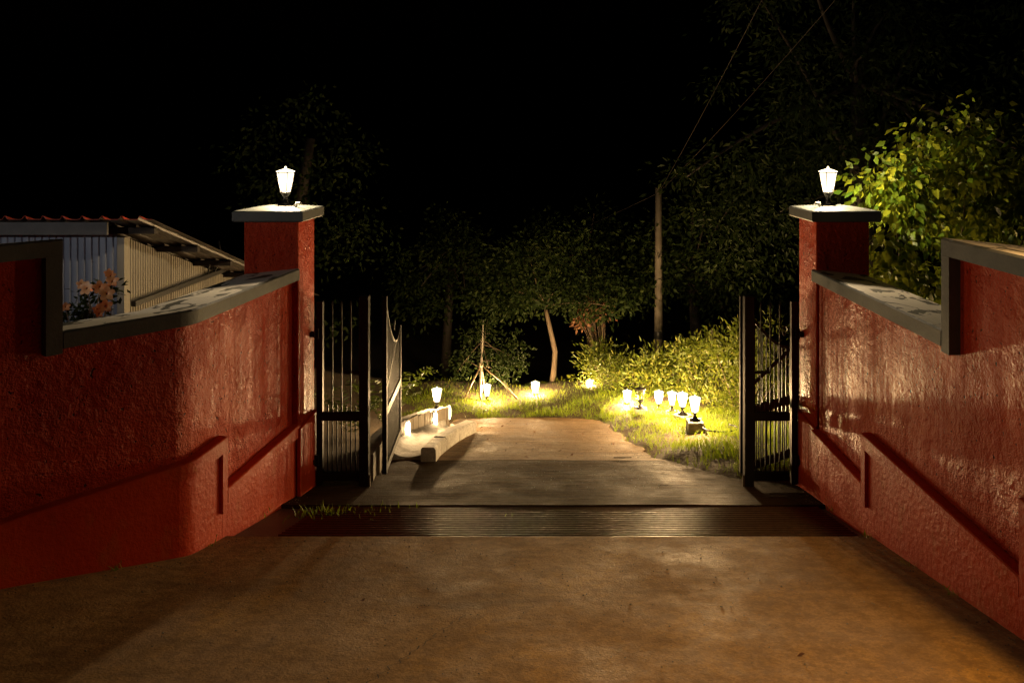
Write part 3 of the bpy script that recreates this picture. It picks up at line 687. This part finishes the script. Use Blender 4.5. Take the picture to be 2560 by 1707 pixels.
# broad-leaved shrub beside the right lantern: nearest leaves as single leaves, the rest as mass
rs = thing('leafy_shrub', (3.9, 7.9, g(3.9, 7.9)), 'broad leaved shrub lit bright yellow green beside the right pillar lantern', 'shrub')
b = MB()
for (p, q_) in (((4.0, 8.2, -.3), (3.6, 7.9, 2.6)), ((4.1, 8.2, -.3), (4.3, 7.8, 3.0)), ((4.2, 8.3, -.3), (5.0, 7.8, 2.6)), ((4.0, 8.2, -.3), (3.4, 7.6, 2.1)), ((4.2, 8.2, -.3), (4.7, 8.1, 3.6))):
    b.tube(bez(p, q_, (random.uniform(-.2, .2), 0, .2)), [.03, .027, .023, .019, .015, .011, .007], 6)
b.build('stem', 'bark', rs, True)
RE = [(3.45, 7.5, 2.72, .28, .25, .26), (3.55, 7.5, 3.0, .28, .25, .28), (3.75, 7.7, 2.75, .55, .40, .42), (4.1, 7.9, 3.2, .55, .45, .42), (3.55, 7.55, 2.2, .38, .35, .45), (3.7, 7.6, 1.45, .55, .4, .5), (4.7, 7.9, 2.5, .7, .6, .6), (5.2, 8.2, 3.0, .5, .5, .5), (4.6, 7.8, 1.6, .7, .5, .5)]
cs, pos, dirs, sz = clumps(RE, 84, 6400, .13, .95, (.065, .125))
keep = ~((pos[:, 0] < 3.02) & (pos[:, 1] < 7.6)); pos, dirs, sz = pos[keep], dirs[keep], sz[keep]
keep = ~((pos[:, 1] < 7.1) & (pos[:, 2] < 2.15)); pos, dirs, sz = pos[keep], dirs[keep], sz[keep]
vis = (pos[:, 0] < 4.7) & (pos[:, 1] < 7.75); score = -(pos[:, 1]) - np.linalg.norm(pos - np.array([2.9, 7.2, 2.9]), axis=1)*.8
score[~vis] = -99; order = np.argsort(-score); near, rest = order[:280], order[280:]
leafcloud('foliage', pos[rest], dirs[rest], sz[rest], 'leaf_broad', rs, 1.15)
lm = []
for v_ in range(4):
    T_ = []; Fs = []; n = 5
    for i in range(n):
        t_ = i/(n-1); w = (.24+.03*v_)*math.sin(math.pi*min(1, (t_*.96+.04)**.8))**.9; z = -.22*t_*t_ + .03*math.sin(t_*6+v_)
        T_ += [(-w, t_, z+.10*w/.3), (0, t_, z), (w, t_, z+.10*w/.3)]
    for i in range(n-1):
        for k in (0, 1): Fs.append((i*3+k, i*3+k+1, i*3+4+k, i*3+3+k))
    me = bpy.data.meshes.new('leaf'); me.from_pydata(T_, [], Fs); me.materials.append(M['leaf_broad']); me.polygons.foreach_set('use_smooth', [True]*len(me.polygons)); lm.append(me)
for i in near:
    o = link(bpy.data.objects.new('leaf', lm[i % 4]), rs); o.location = Vector(pos[i])-Vector(rs.location)
    d = Vector(dirs[i]).normalized(); d.y -= .35; d.z -= .1
    o.rotation_mode = 'QUATERNION'; qn = d.to_track_quat('Y', 'Z'); qn = qn @ __import__('mathutils').Quaternion((0, 1, 0), random.uniform(-.9, .9)); o.rotation_quaternion = qn
    s_ = float(sz[i])*1.02; o.scale = (s_, s_, s_)

# dark trees
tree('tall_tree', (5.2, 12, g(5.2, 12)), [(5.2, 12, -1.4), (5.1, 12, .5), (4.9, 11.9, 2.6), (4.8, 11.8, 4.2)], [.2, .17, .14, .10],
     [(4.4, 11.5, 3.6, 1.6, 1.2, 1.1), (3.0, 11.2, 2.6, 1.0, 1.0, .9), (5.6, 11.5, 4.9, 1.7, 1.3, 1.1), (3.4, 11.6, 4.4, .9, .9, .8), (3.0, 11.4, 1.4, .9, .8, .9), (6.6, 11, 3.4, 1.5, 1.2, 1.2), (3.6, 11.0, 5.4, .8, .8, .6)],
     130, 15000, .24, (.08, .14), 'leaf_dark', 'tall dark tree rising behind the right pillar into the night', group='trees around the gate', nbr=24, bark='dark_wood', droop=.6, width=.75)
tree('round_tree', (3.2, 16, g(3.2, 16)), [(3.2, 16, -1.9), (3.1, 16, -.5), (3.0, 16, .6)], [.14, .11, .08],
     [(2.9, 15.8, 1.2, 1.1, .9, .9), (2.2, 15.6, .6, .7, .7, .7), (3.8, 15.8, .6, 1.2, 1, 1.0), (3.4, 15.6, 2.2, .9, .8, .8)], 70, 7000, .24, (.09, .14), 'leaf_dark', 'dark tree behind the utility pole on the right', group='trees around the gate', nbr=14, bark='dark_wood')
# bent tree beyond the road end
bt = [px(1376, 990, 14.6), px(1384, 930, 14.6), px(1388, 880, 14.6), px(1378, 835, 14.6), px(1370, 800, 14.6), px(1362, 765, 14.6)]
tree('bent_tree', (bt[0].x, 14.6, bt[0].z-.15), [bt[0]-Vector((0, 0, .25))]+bt, [.062, .058, .052, .048, .044, .04, .034],
     [(-.1, 14.5, .7, 1.2, .9, .55), (-.9, 14.6, .35, .7, .7, .45), (.9, 14.5, .45, .9, .8, .5), (-.1, 14.6, 1.3, .9, .8, .5)], 70, 6500, .2, (.07, .12), 'leaf_dark', 'tree with bent pale trunk at the road end', group='trees around the gate', nbr=6)
# trees left of the road
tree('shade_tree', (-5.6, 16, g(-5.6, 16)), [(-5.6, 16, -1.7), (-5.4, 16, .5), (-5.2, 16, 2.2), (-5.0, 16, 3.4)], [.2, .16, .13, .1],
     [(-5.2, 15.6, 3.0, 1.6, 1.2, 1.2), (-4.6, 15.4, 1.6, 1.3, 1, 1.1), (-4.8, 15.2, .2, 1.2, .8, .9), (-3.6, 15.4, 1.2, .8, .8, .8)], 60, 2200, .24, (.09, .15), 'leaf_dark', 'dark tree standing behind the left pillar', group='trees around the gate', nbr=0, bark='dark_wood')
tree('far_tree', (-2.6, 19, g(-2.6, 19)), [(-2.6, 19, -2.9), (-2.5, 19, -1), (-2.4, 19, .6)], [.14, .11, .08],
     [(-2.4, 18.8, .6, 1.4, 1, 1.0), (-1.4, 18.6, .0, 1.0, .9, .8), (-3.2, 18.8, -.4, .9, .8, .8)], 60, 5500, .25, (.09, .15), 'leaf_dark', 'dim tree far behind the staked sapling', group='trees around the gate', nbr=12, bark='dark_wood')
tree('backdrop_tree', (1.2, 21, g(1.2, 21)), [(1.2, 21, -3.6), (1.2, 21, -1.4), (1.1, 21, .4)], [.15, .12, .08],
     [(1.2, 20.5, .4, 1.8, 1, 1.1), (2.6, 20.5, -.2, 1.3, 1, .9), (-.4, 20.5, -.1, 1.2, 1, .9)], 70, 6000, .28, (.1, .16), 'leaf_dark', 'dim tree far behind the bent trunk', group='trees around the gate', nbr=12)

# shrubs on the right verge, lit from the lanterns below
SH = [(1.55, 13.6, .50, .50, .62, 1700, 'bushy shrub lit yellow green left of the wooden posts'), (2.15, 13.2, .55, .5, .92, 2300, 'bushy shrub lit yellow green behind the unlit lantern'),
      (2.70, 12.6, .55, .5, 1.15, 2500, 'bushy shrub lit yellow green behind the nearest verge lanterns'), (3.0, 11.5, .55, .6, 1.45, 2900, 'bushy shrub half hidden by the right gate post'), (1.05, 14.3, .42, .4, .62, 1700, 'small shrub beside the far right grass lantern')]
for (x, y, rx, ry, h_, n, lab) in SH:
    z0 = g(x, y)+.05; t = thing('verge_shrub', (x, y, z0), lab, 'shrub', 'shrubs on the right verge')
    ells = [(x, y, z0+h_*.5, rx, ry, h_*.55), (x+rx*.4, y, z0+h_*.85, rx*.55, ry*.6, h_*.4), (x-rx*.5, y-.05, z0+h_*.35, rx*.5, ry*.6, h_*.35)]
    cs, pos, dirs, sz = clumps(ells, 34, n, .13, -.45, (.045, .12)); b = MB()
    for c_ in cs[:16]: b.tube(bez((x+random.uniform(-.1, .1), y, z0-.1), c_, (0, 0, .1), 5), [.010, .009, .007, .005, .003], 5)
    b.build('stem', 'bark', t, True); leafcloud('foliage', pos, dirs, sz, 'leaf_bush', t, .6)
# dry reddish plant
x, y = .95, 14.9; z0 = g(x, y); t = thing('dry_shrub', (x, y, z0), 'dry plant with reddish brown leaves above the far shrubs', 'shrub'); b = MB()
cs, pos, dirs, sz = clumps([(.9, 14.8, .0, .42, .3, .28), (.6, 14.8, -.18, .2, .2, .16)], 22, 320, .09, .5, (.07, .12))
for c_ in cs: b.tube(bez((x+.1, y, z0), c_, (.05, 0, .2), 6), [.016, .014, .011, .008, .006, .003], 5)
b.build('stem', 'bark', t, True); leafcloud('foliage', pos, dirs, sz, 'leaf_dry', t, 1.0)
# pink cordyline at the trunk foot
p = px(1366, 1000, 14.2); t = thing('pink_plant', (p.x, p.y, g(p.x, p.y)), 'small pink leaved plant at the foot of the bent tree', 'plant')
for k in range(9):
    a_ = k*2.4; q_ = p+Vector((.10*math.cos(a_), .06*math.sin(a_), .20+.03*(k % 4))); pts = bez(p-Vector((0, 0, .15)), q_, (.03*math.cos(a_), 0, .05), 5); b = MB()
    vs = []
    for i, pp in enumerate(pts): w = .014*math.sin(math.pi*(i+.5)/5.5); vs += [pp+Vector((-w, 0, 0)), pp+Vector((w, 0, 0))]
    b.add(vs, [(2*i, 2*i+1, 2*i+3, 2*i+2) for i in range(4)]); b.build('leaf', 'leaf_pink', t)

# staked sapling
tie = px(1203, 912, 13.2); t = thing('staked_sapling', (tie.x, 13.2, g(tie.x, 13.2)), 'young tree held by a tripod of bamboo stakes', 'sapling')
gz = lambda p_: Vector((p_.x, p_.y, g(p_.x, p_.y)+.02))
MB().tube([gz(px(1201, 1012, 13.2))-Vector((0, 0, .1)), px(1201, 960, 13.2), tie, px(1206, 860, 13.2), px(1208, 800, 13.2)], [.026, .024, .020, .014, .008], 8).build('trunk', 'pale_bark', t, True)
for (x, y, Y) in ((1150, 1010, 13.0), (1304, 998, 13.3), (1212, 985, 13.7)):
    q_ = px(x, y, Y); q_.z = min(q_.z, g(q_.x, q_.y)+.05); MB().tube([q_-Vector((0, 0, .08)), (q_+tie)/2+Vector((.01, 0, 0)), tie+(tie-q_)*.06], [.017, .015, .013], 7).build('stake', 'bamboo', t, True)
MB().lathe(tie, [(.03, -.03), (.036, -.02), (.036, .02), (.03, .03)], 10).build('tie', 'rope', t)
cs, pos, dirs, sz = clumps([(tie.x-.35, 13.4, -.55, .35, .3, .35), (tie.x+.35, 13.5, -.5, .40, .3, .40), (tie.x, 13.4, -.1, .35, .3, .35)], 34, 1500, .10, .3, (.06, .10))
b = MB()
for c_ in cs[:12]: b.tube(bez(tie+Vector((0, 0, random.uniform(-.1, .5))), c_, (0, 0, .08), 5), [.008, .007, .006, .004, .003], 5)
b.build('limbs', 'bark', t, True); leafcloud('crown', pos, dirs, sz, 'leaf_dark', t, .9)

# ferns left of the low wall
for (x, y, n, lab, hh) in ((-2.25, 10.6, 13, 'fern with arching fronds behind the low curved wall', .95), (-2.5, 9.6, 11, 'smaller fern beside the open left gate leaf', .8)):
    z0 = g(x, y); t = thing('fern', (x, y, z0), lab, 'fern', 'ferns left of the road')
    for k in range(n):
        a_ = k*2.4+.3; L = random.uniform(.7, 1.0)*hh; pts = bez((x, y, z0+.02), (x+L*.75*math.cos(a_), y+L*.6*math.sin(a_), z0+L*.9), (0, 0, L*.45), 14); vs = []; P_ = []; D_ = []; Z_ = []
        for i in range(2, 14):
            d = (pts[min(i+1, 13)]-pts[i-1]).normalized(); sd = d.cross(Vector((0, 0, 1))).normalized()
            for s1 in (-1, 1): P_.append(pts[i]); D_.append(sd*s1+d*.45+Vector((0, 0, -.15))); Z_.append(.19*L*math.sin(math.pi*(i+1)/16))
        o = leafcloud('frond', np.array(P_), np.array(D_), np.array(Z_), 'fern', t, .5, None)

# utility pole and wires
PY = 15.0; pb = px(1646, 470, PY)
up = thing('utility_pole', (pb.x, PY, g(pb.x, PY)), 'slim concrete utility pole behind the verge shrubs', 'utility pole')
MB().tube([(pb.x, PY, g(pb.x, PY)-.2), (pb.x, PY, .3), (pb.x, PY, pb.z)], [.088, .078, .066], 10).build('shaft', 'pole_concrete', up, True)
MB().lathe((pb.x, PY, px(0, 845, PY).z), [(.09, 0), (.095, .02), (.095, .12), (.09, .14)], 12).build('band', 'rubber', up)
top = Vector((pb.x, PY, pb.z-.1))
for (e, sag, lab) in ((px(1915, -20, 8.5), .05, 'thin power line running overhead to the right'), (px(2110, -25, 8.5), .06, 'second thin power line overhead, further to the right'), (px(900, 720, 30), .5, 'thin power line running away to the left')):
    m_ = MB(); m_.tube([top.lerp(e, t_)-Vector((0, 0, sag*4*t_*(1-t_))) for t_ in np.linspace(0, 1, 20)], .004, 5); tag(m_.build('power_line', 'dark_wood', smooth=True), lab, 'wire', 'power lines')
# wooden posts in the shrubs
for (x, y0, y1, Y, w, lab) in ((1690, 857, 1000, 13.9, .10, 'short weathered wooden post behind the verge shrubs'), (1781, 822, 1000, 13.6, .07, 'taller weathered wooden post behind the verge shrubs')):
    p, q_ = px(x, y0, Y), px(x, y1, Y); b = MB(); b.tube([(p.x, Y, g(p.x, Y)-.2), (p.x+.01, Y, (p.z+q_.z)/2), (p.x, Y, p.z-.02), (p.x, Y, p.z)], [w*.5, w*.48, w*.46, w*.38], 8); tag(b.build('wooden_post', 'plank_grey', smooth=False), lab, 'post', 'posts in the verge')
# black hose on the verge
h0 = px(1760, 1108, 9.7); b = MB(); pts = []
for k in range(30):
    a_ = k/29*4.6; pts.append((h0.x+.22+.22*math.cos(a_+2.6), 9.75+.13*math.sin(a_+2.6), g(h0.x, 9.7)+.20+.01*k/29))
b.tube(pts, .011, 6); tag(b.build('hose', 'rubber', smooth=True), 'loop of black hose lying in the grass beside the nearest block', 'hose')

# ------------------------------------------------------------------ grass
BL = np.array([(-.5, 0, 0), (.5, 0, 0), (-.35, .55, .12), (.35, .55, .12), (0, 1, .42)]); BF = np.array([(0, 1, 3), (0, 3, 2), (2, 3, 4)])
def grass(name, pts, hmin, hmax, label, w=.07):
    n = len(pts); pos = np.array(pts); d = np.stack([rng.normal(0, .38, n), rng.normal(0, .38, n), np.ones(n)], 1)
    o = leafcloud(name, pos, d, rng.uniform(hmin, hmax, n)*(.55+.45*np.sin(pos[:, 0]*3.1+1.7*np.sin(pos[:, 1]*2.7))**2+.2), 'grass', None, w, 'stuff', BL, BF)
    tag(o, label, 'grass'); return o
pts = []
while len(pts) < 15000:
    y = random.uniform(7.7, 14.2); e = right_edge(y) if y < 12.2 else -9
    x = random.uniform(e, min(e+2.2, 3.6)) if y < 12.2 else 9
    if x > 8: continue
    ed = (x-e); 
    if random.random() > min(1, .10+ed*1.6) or (ed < .5 and math.sin(x*9+y*5)+math.sin(y*11-x*4) > .9): continue
    if abs(x-1.92) < .14 and 9.3 < y < 10.05 and random.random() < .85: continue
    pts.append((x, y, g(x, y)+verge(x, y)-.02))
grass('verge_grass', pts, .04, .11, 'lit green grass growing along the right road verge')
pts = []
while len(pts) < 14000:
    x = random.uniform(-2.6, 2.4); y = 12.18+abs(random.gauss(0, 1))*.85
    if y < 12.32 and x < .5 and random.random() < .6: continue
    if y < 12.9 and math.sin(x*7.3+y*4)+math.sin(y*9-x*3.1) > 1.0 and random.random() < .9: continue
    if y > 14.6 or (y < 12.4 and -1.0 < x < .3 and y < 12.28): continue
    pts.append((x, y, g(x, y)+verge(x, y)-.03))
grass('bank_grass', pts, .035, .10, 'lit green grass on the bank at the far road end')
pts = []
for (cx_, cy_, s_, n) in ((-1.95, 6.45, .14, 90), (-1.62, 6.5, .12, 60), (-1.75, 6.35, .25, 70), (-.36, 6.3, .04, 10), (-1.4, 6.6, .12, 25)):
    for k in range(n):
        x, y = random.gauss(cx_, s_), random.gauss(cy_, s_*.35)
        if DR0+.05 < y < 6.9: pts.append((x, y, g(x, y)-.05))
grass('drain_weeds', pts, .03, .10, 'small green weeds growing from the left end of the drain', .16)
# fallen leaves on the road
lfm = lm[0].copy(); lfm.materials[0] = M['leaf_dry']
for k in range(24):
    y = random.uniform(8.3, 11.9); x = random.uniform(-1.0, right_edge(y)-.1)
    if k > 21: y = random.uniform(3.6, 5.4); x = random.uniform(-1.8, 1.8)
    o = link(bpy.data.objects.new('fallen_leaf', lfm)); o.location = (x, y, g(x, y)+.014); s_ = random.uniform(.035, .07); o.scale = (s_, s_, s_*.6); o.rotation_euler = (R(-12), random.uniform(-.3, .3), random.uniform(0, 6.3))
    tag(o, 'dry leaf lying on the concrete', 'leaf', 'fallen leaves on the concrete')
tw = px(1560, 1146, 8.8); b = MB(); b.tube([(tw.x-.12, 8.82, g(0, 8.82)+.01), (tw.x, 8.8, g(0, 8.8)+.014), (tw.x+.09, 8.83, g(0, 8.83)+.012)], [.004, .006, .003], 5)
tag(b.build('twig', 'bark'), 'short twig lying on the road beyond the gate', 'twig')

# ------------------------------------------------------------------ flowering bush in front of the shed
fb = thing('flower_bush', (-3.55, 5.85, g(-3.55, 5.85)), 'bush with pale peach trumpet flowers in front of the tin shed', 'flower bush')
Yf = 5.9; fl = [(205, 710, .9, 6.0), (215, 722, .6, 6.0), (219, 722, 1.25, 5.85), (250, 716, 1.2, 5.85), (267, 735, 1.3, 5.8), (282, 705, 1.15, 5.95), (272, 682, .8, 6.0), (262, 765, 1.2, 5.8), (247, 784, .7, 5.8), (163, 768, .8, 5.7), (276, 690, .9, 5.95), (243, 772, .8, 5.85)]
def petal_mesh(r):
    vs = []; fs = []
    n = 5
    for i in range(n):
        t_ = i/(n-1); w = r*.37*math.sin(math.pi*(.10+.82*t_))**.7; l = r*(.12+.88*t_); z = r*(.30*t_-.34*t_*t_)
        vs += [(-w, l, z+.05*r*t_), (0, l, z), (w, l, z+.05*r*t_)]
    for i in range(n-1):
        for k in (0, 1): fs.append((i*3+k, i*3+k+1, i*3+4+k, i*3+3+k))
    me = bpy.data.meshes.new('petal'); me.from_pydata(vs, [], fs); me.materials.append(M['petal_peach']); me.polygons.foreach_set('use_smooth', [True]*len(me.polygons)); return me
pm = petal_mesh(.045)
th = MB().lathe((0, 0, -.05), [(.006, 0), (.010, .025), (.018, .05), (.021, .062)], 8); th_me = bpy.data.meshes.new('throat'); th_me.from_pydata(th.v, [], th.f[:-1]); th_me.materials.append(M['petal_throat'])
fpos = []
for (x, y, s_, Y) in fl:
    p = px(x, y, Y); fpos.append(p); fo = link(bpy.data.objects.new('flower', th_me), fb); fo.location = p-Vector(fb.location); fo.scale = (s_, s_, s_)
    d = (Vector((.35, -1, .25))+Vector((random.uniform(-.5, .5), 0, random.uniform(-.4, .4)))).normalized(); fo.rotation_mode = 'QUATERNION'; fo.rotation_quaternion = d.to_track_quat('Z', 'Y')
    for k in range(5):
        pe = link(bpy.data.objects.new('petal', pm), fo); pe.rotation_euler = (R(12), 0, k*2*math.pi/5+random.uniform(-.1, .1)); pe.location = (0, 0, .008)
ctr = px(225, 800, 5.9); b = MB()
for p in fpos: b.tube(bez((ctr.x+random.uniform(-.1, .1), 5.95, ctr.z-.7), p, (random.uniform(-.05, .05), 0, .1), 6), [.008, .007, .006, .005, .004, .003], 5)
b.build('stem', 'bark', fb, True)
el = [(px(215, 770, 5.95).x, 5.98, px(215, 770, 5.95).z, .17, .12, .14), (px(190, 810, 5.9).x, 5.92, px(190, 812, 5.9).z, .20, .14, .10), (px(265, 715, 6).x, 6.02, px(265, 715, 6).z, .10, .08, .12), (px(230, 725, 6).x, 6.02, px(230, 740, 6).z, .08, .06, .10)]
cs, pos, dirs, sz = clumps(el, 26, 420, .05, .2, (.04, .075)); leafcloud('foliage', pos, dirs, sz, 'leaf_dark', fb, .8)


# ------------------------------------------------------------------ grit and weeds on the paving
n = 1500; V = []; Fc = []
ico = [(0, 0, 1), (1, 0, 0), (0, 1, 0), (-1, 0, 0), (0, -1, 0), (0, 0, -1)]; icf = [(0, 1, 2), (0, 2, 3), (0, 3, 4), (0, 4, 1), (5, 2, 1), (5, 3, 2), (5, 4, 3), (5, 1, 4)]
mb = MB()
for k in range(n):
    if k % 3 == 0:
        y = random.uniform(3.3, 7.0); e = random.choice((lwall_x(y)+abs(random.gauss(0, .07))+.03, 2.40-abs(random.gauss(0, .07)))); x = e
    elif k % 3 == 1: x, y = random.uniform(-2.6, 2.3), random.uniform(3.3, DR0)
    else: x, y = random.uniform(-1.1, 1.2), random.uniform(7.2, 12.0)
    if DR0 < y < DR1 or (y > 7 and not (low_x(y)+.2 < x < right_edge(y))): continue
    r = random.uniform(.0025, .007)*(1.4 if random.random() < .06 else 1); a_ = random.random()*6
    mb.add([(x+r*(p[0]*math.cos(a_)-p[1]*math.sin(a_)*.7), y+r*(p[0]*math.sin(a_)+p[1]*math.cos(a_)*.7), g(x, y)+.003+r*.55*p[2]) for p in ico], icf)
o = mb.build('grit', 'concrete_block'); tag(o, 'fine grit and small stones scattered over the concrete', 'grit', None, 'stuff')
pts = []
for (cx_, cy_) in ((2.40, 5.05), (2.41, 4.5), (2.39, 5.7), (-2.42, 5.45), (-2.75, 4.83), (2.41, 6.5), (-2.36, 6.3)):
    for k in range(14): pts.append((cx_+random.gauss(0, .015), cy_+random.gauss(0, .05), g(cx_, cy_)-.005))
grass('wall_weeds', pts, .02, .06, 'tiny weeds sprouting along the foot of the red walls', .14)
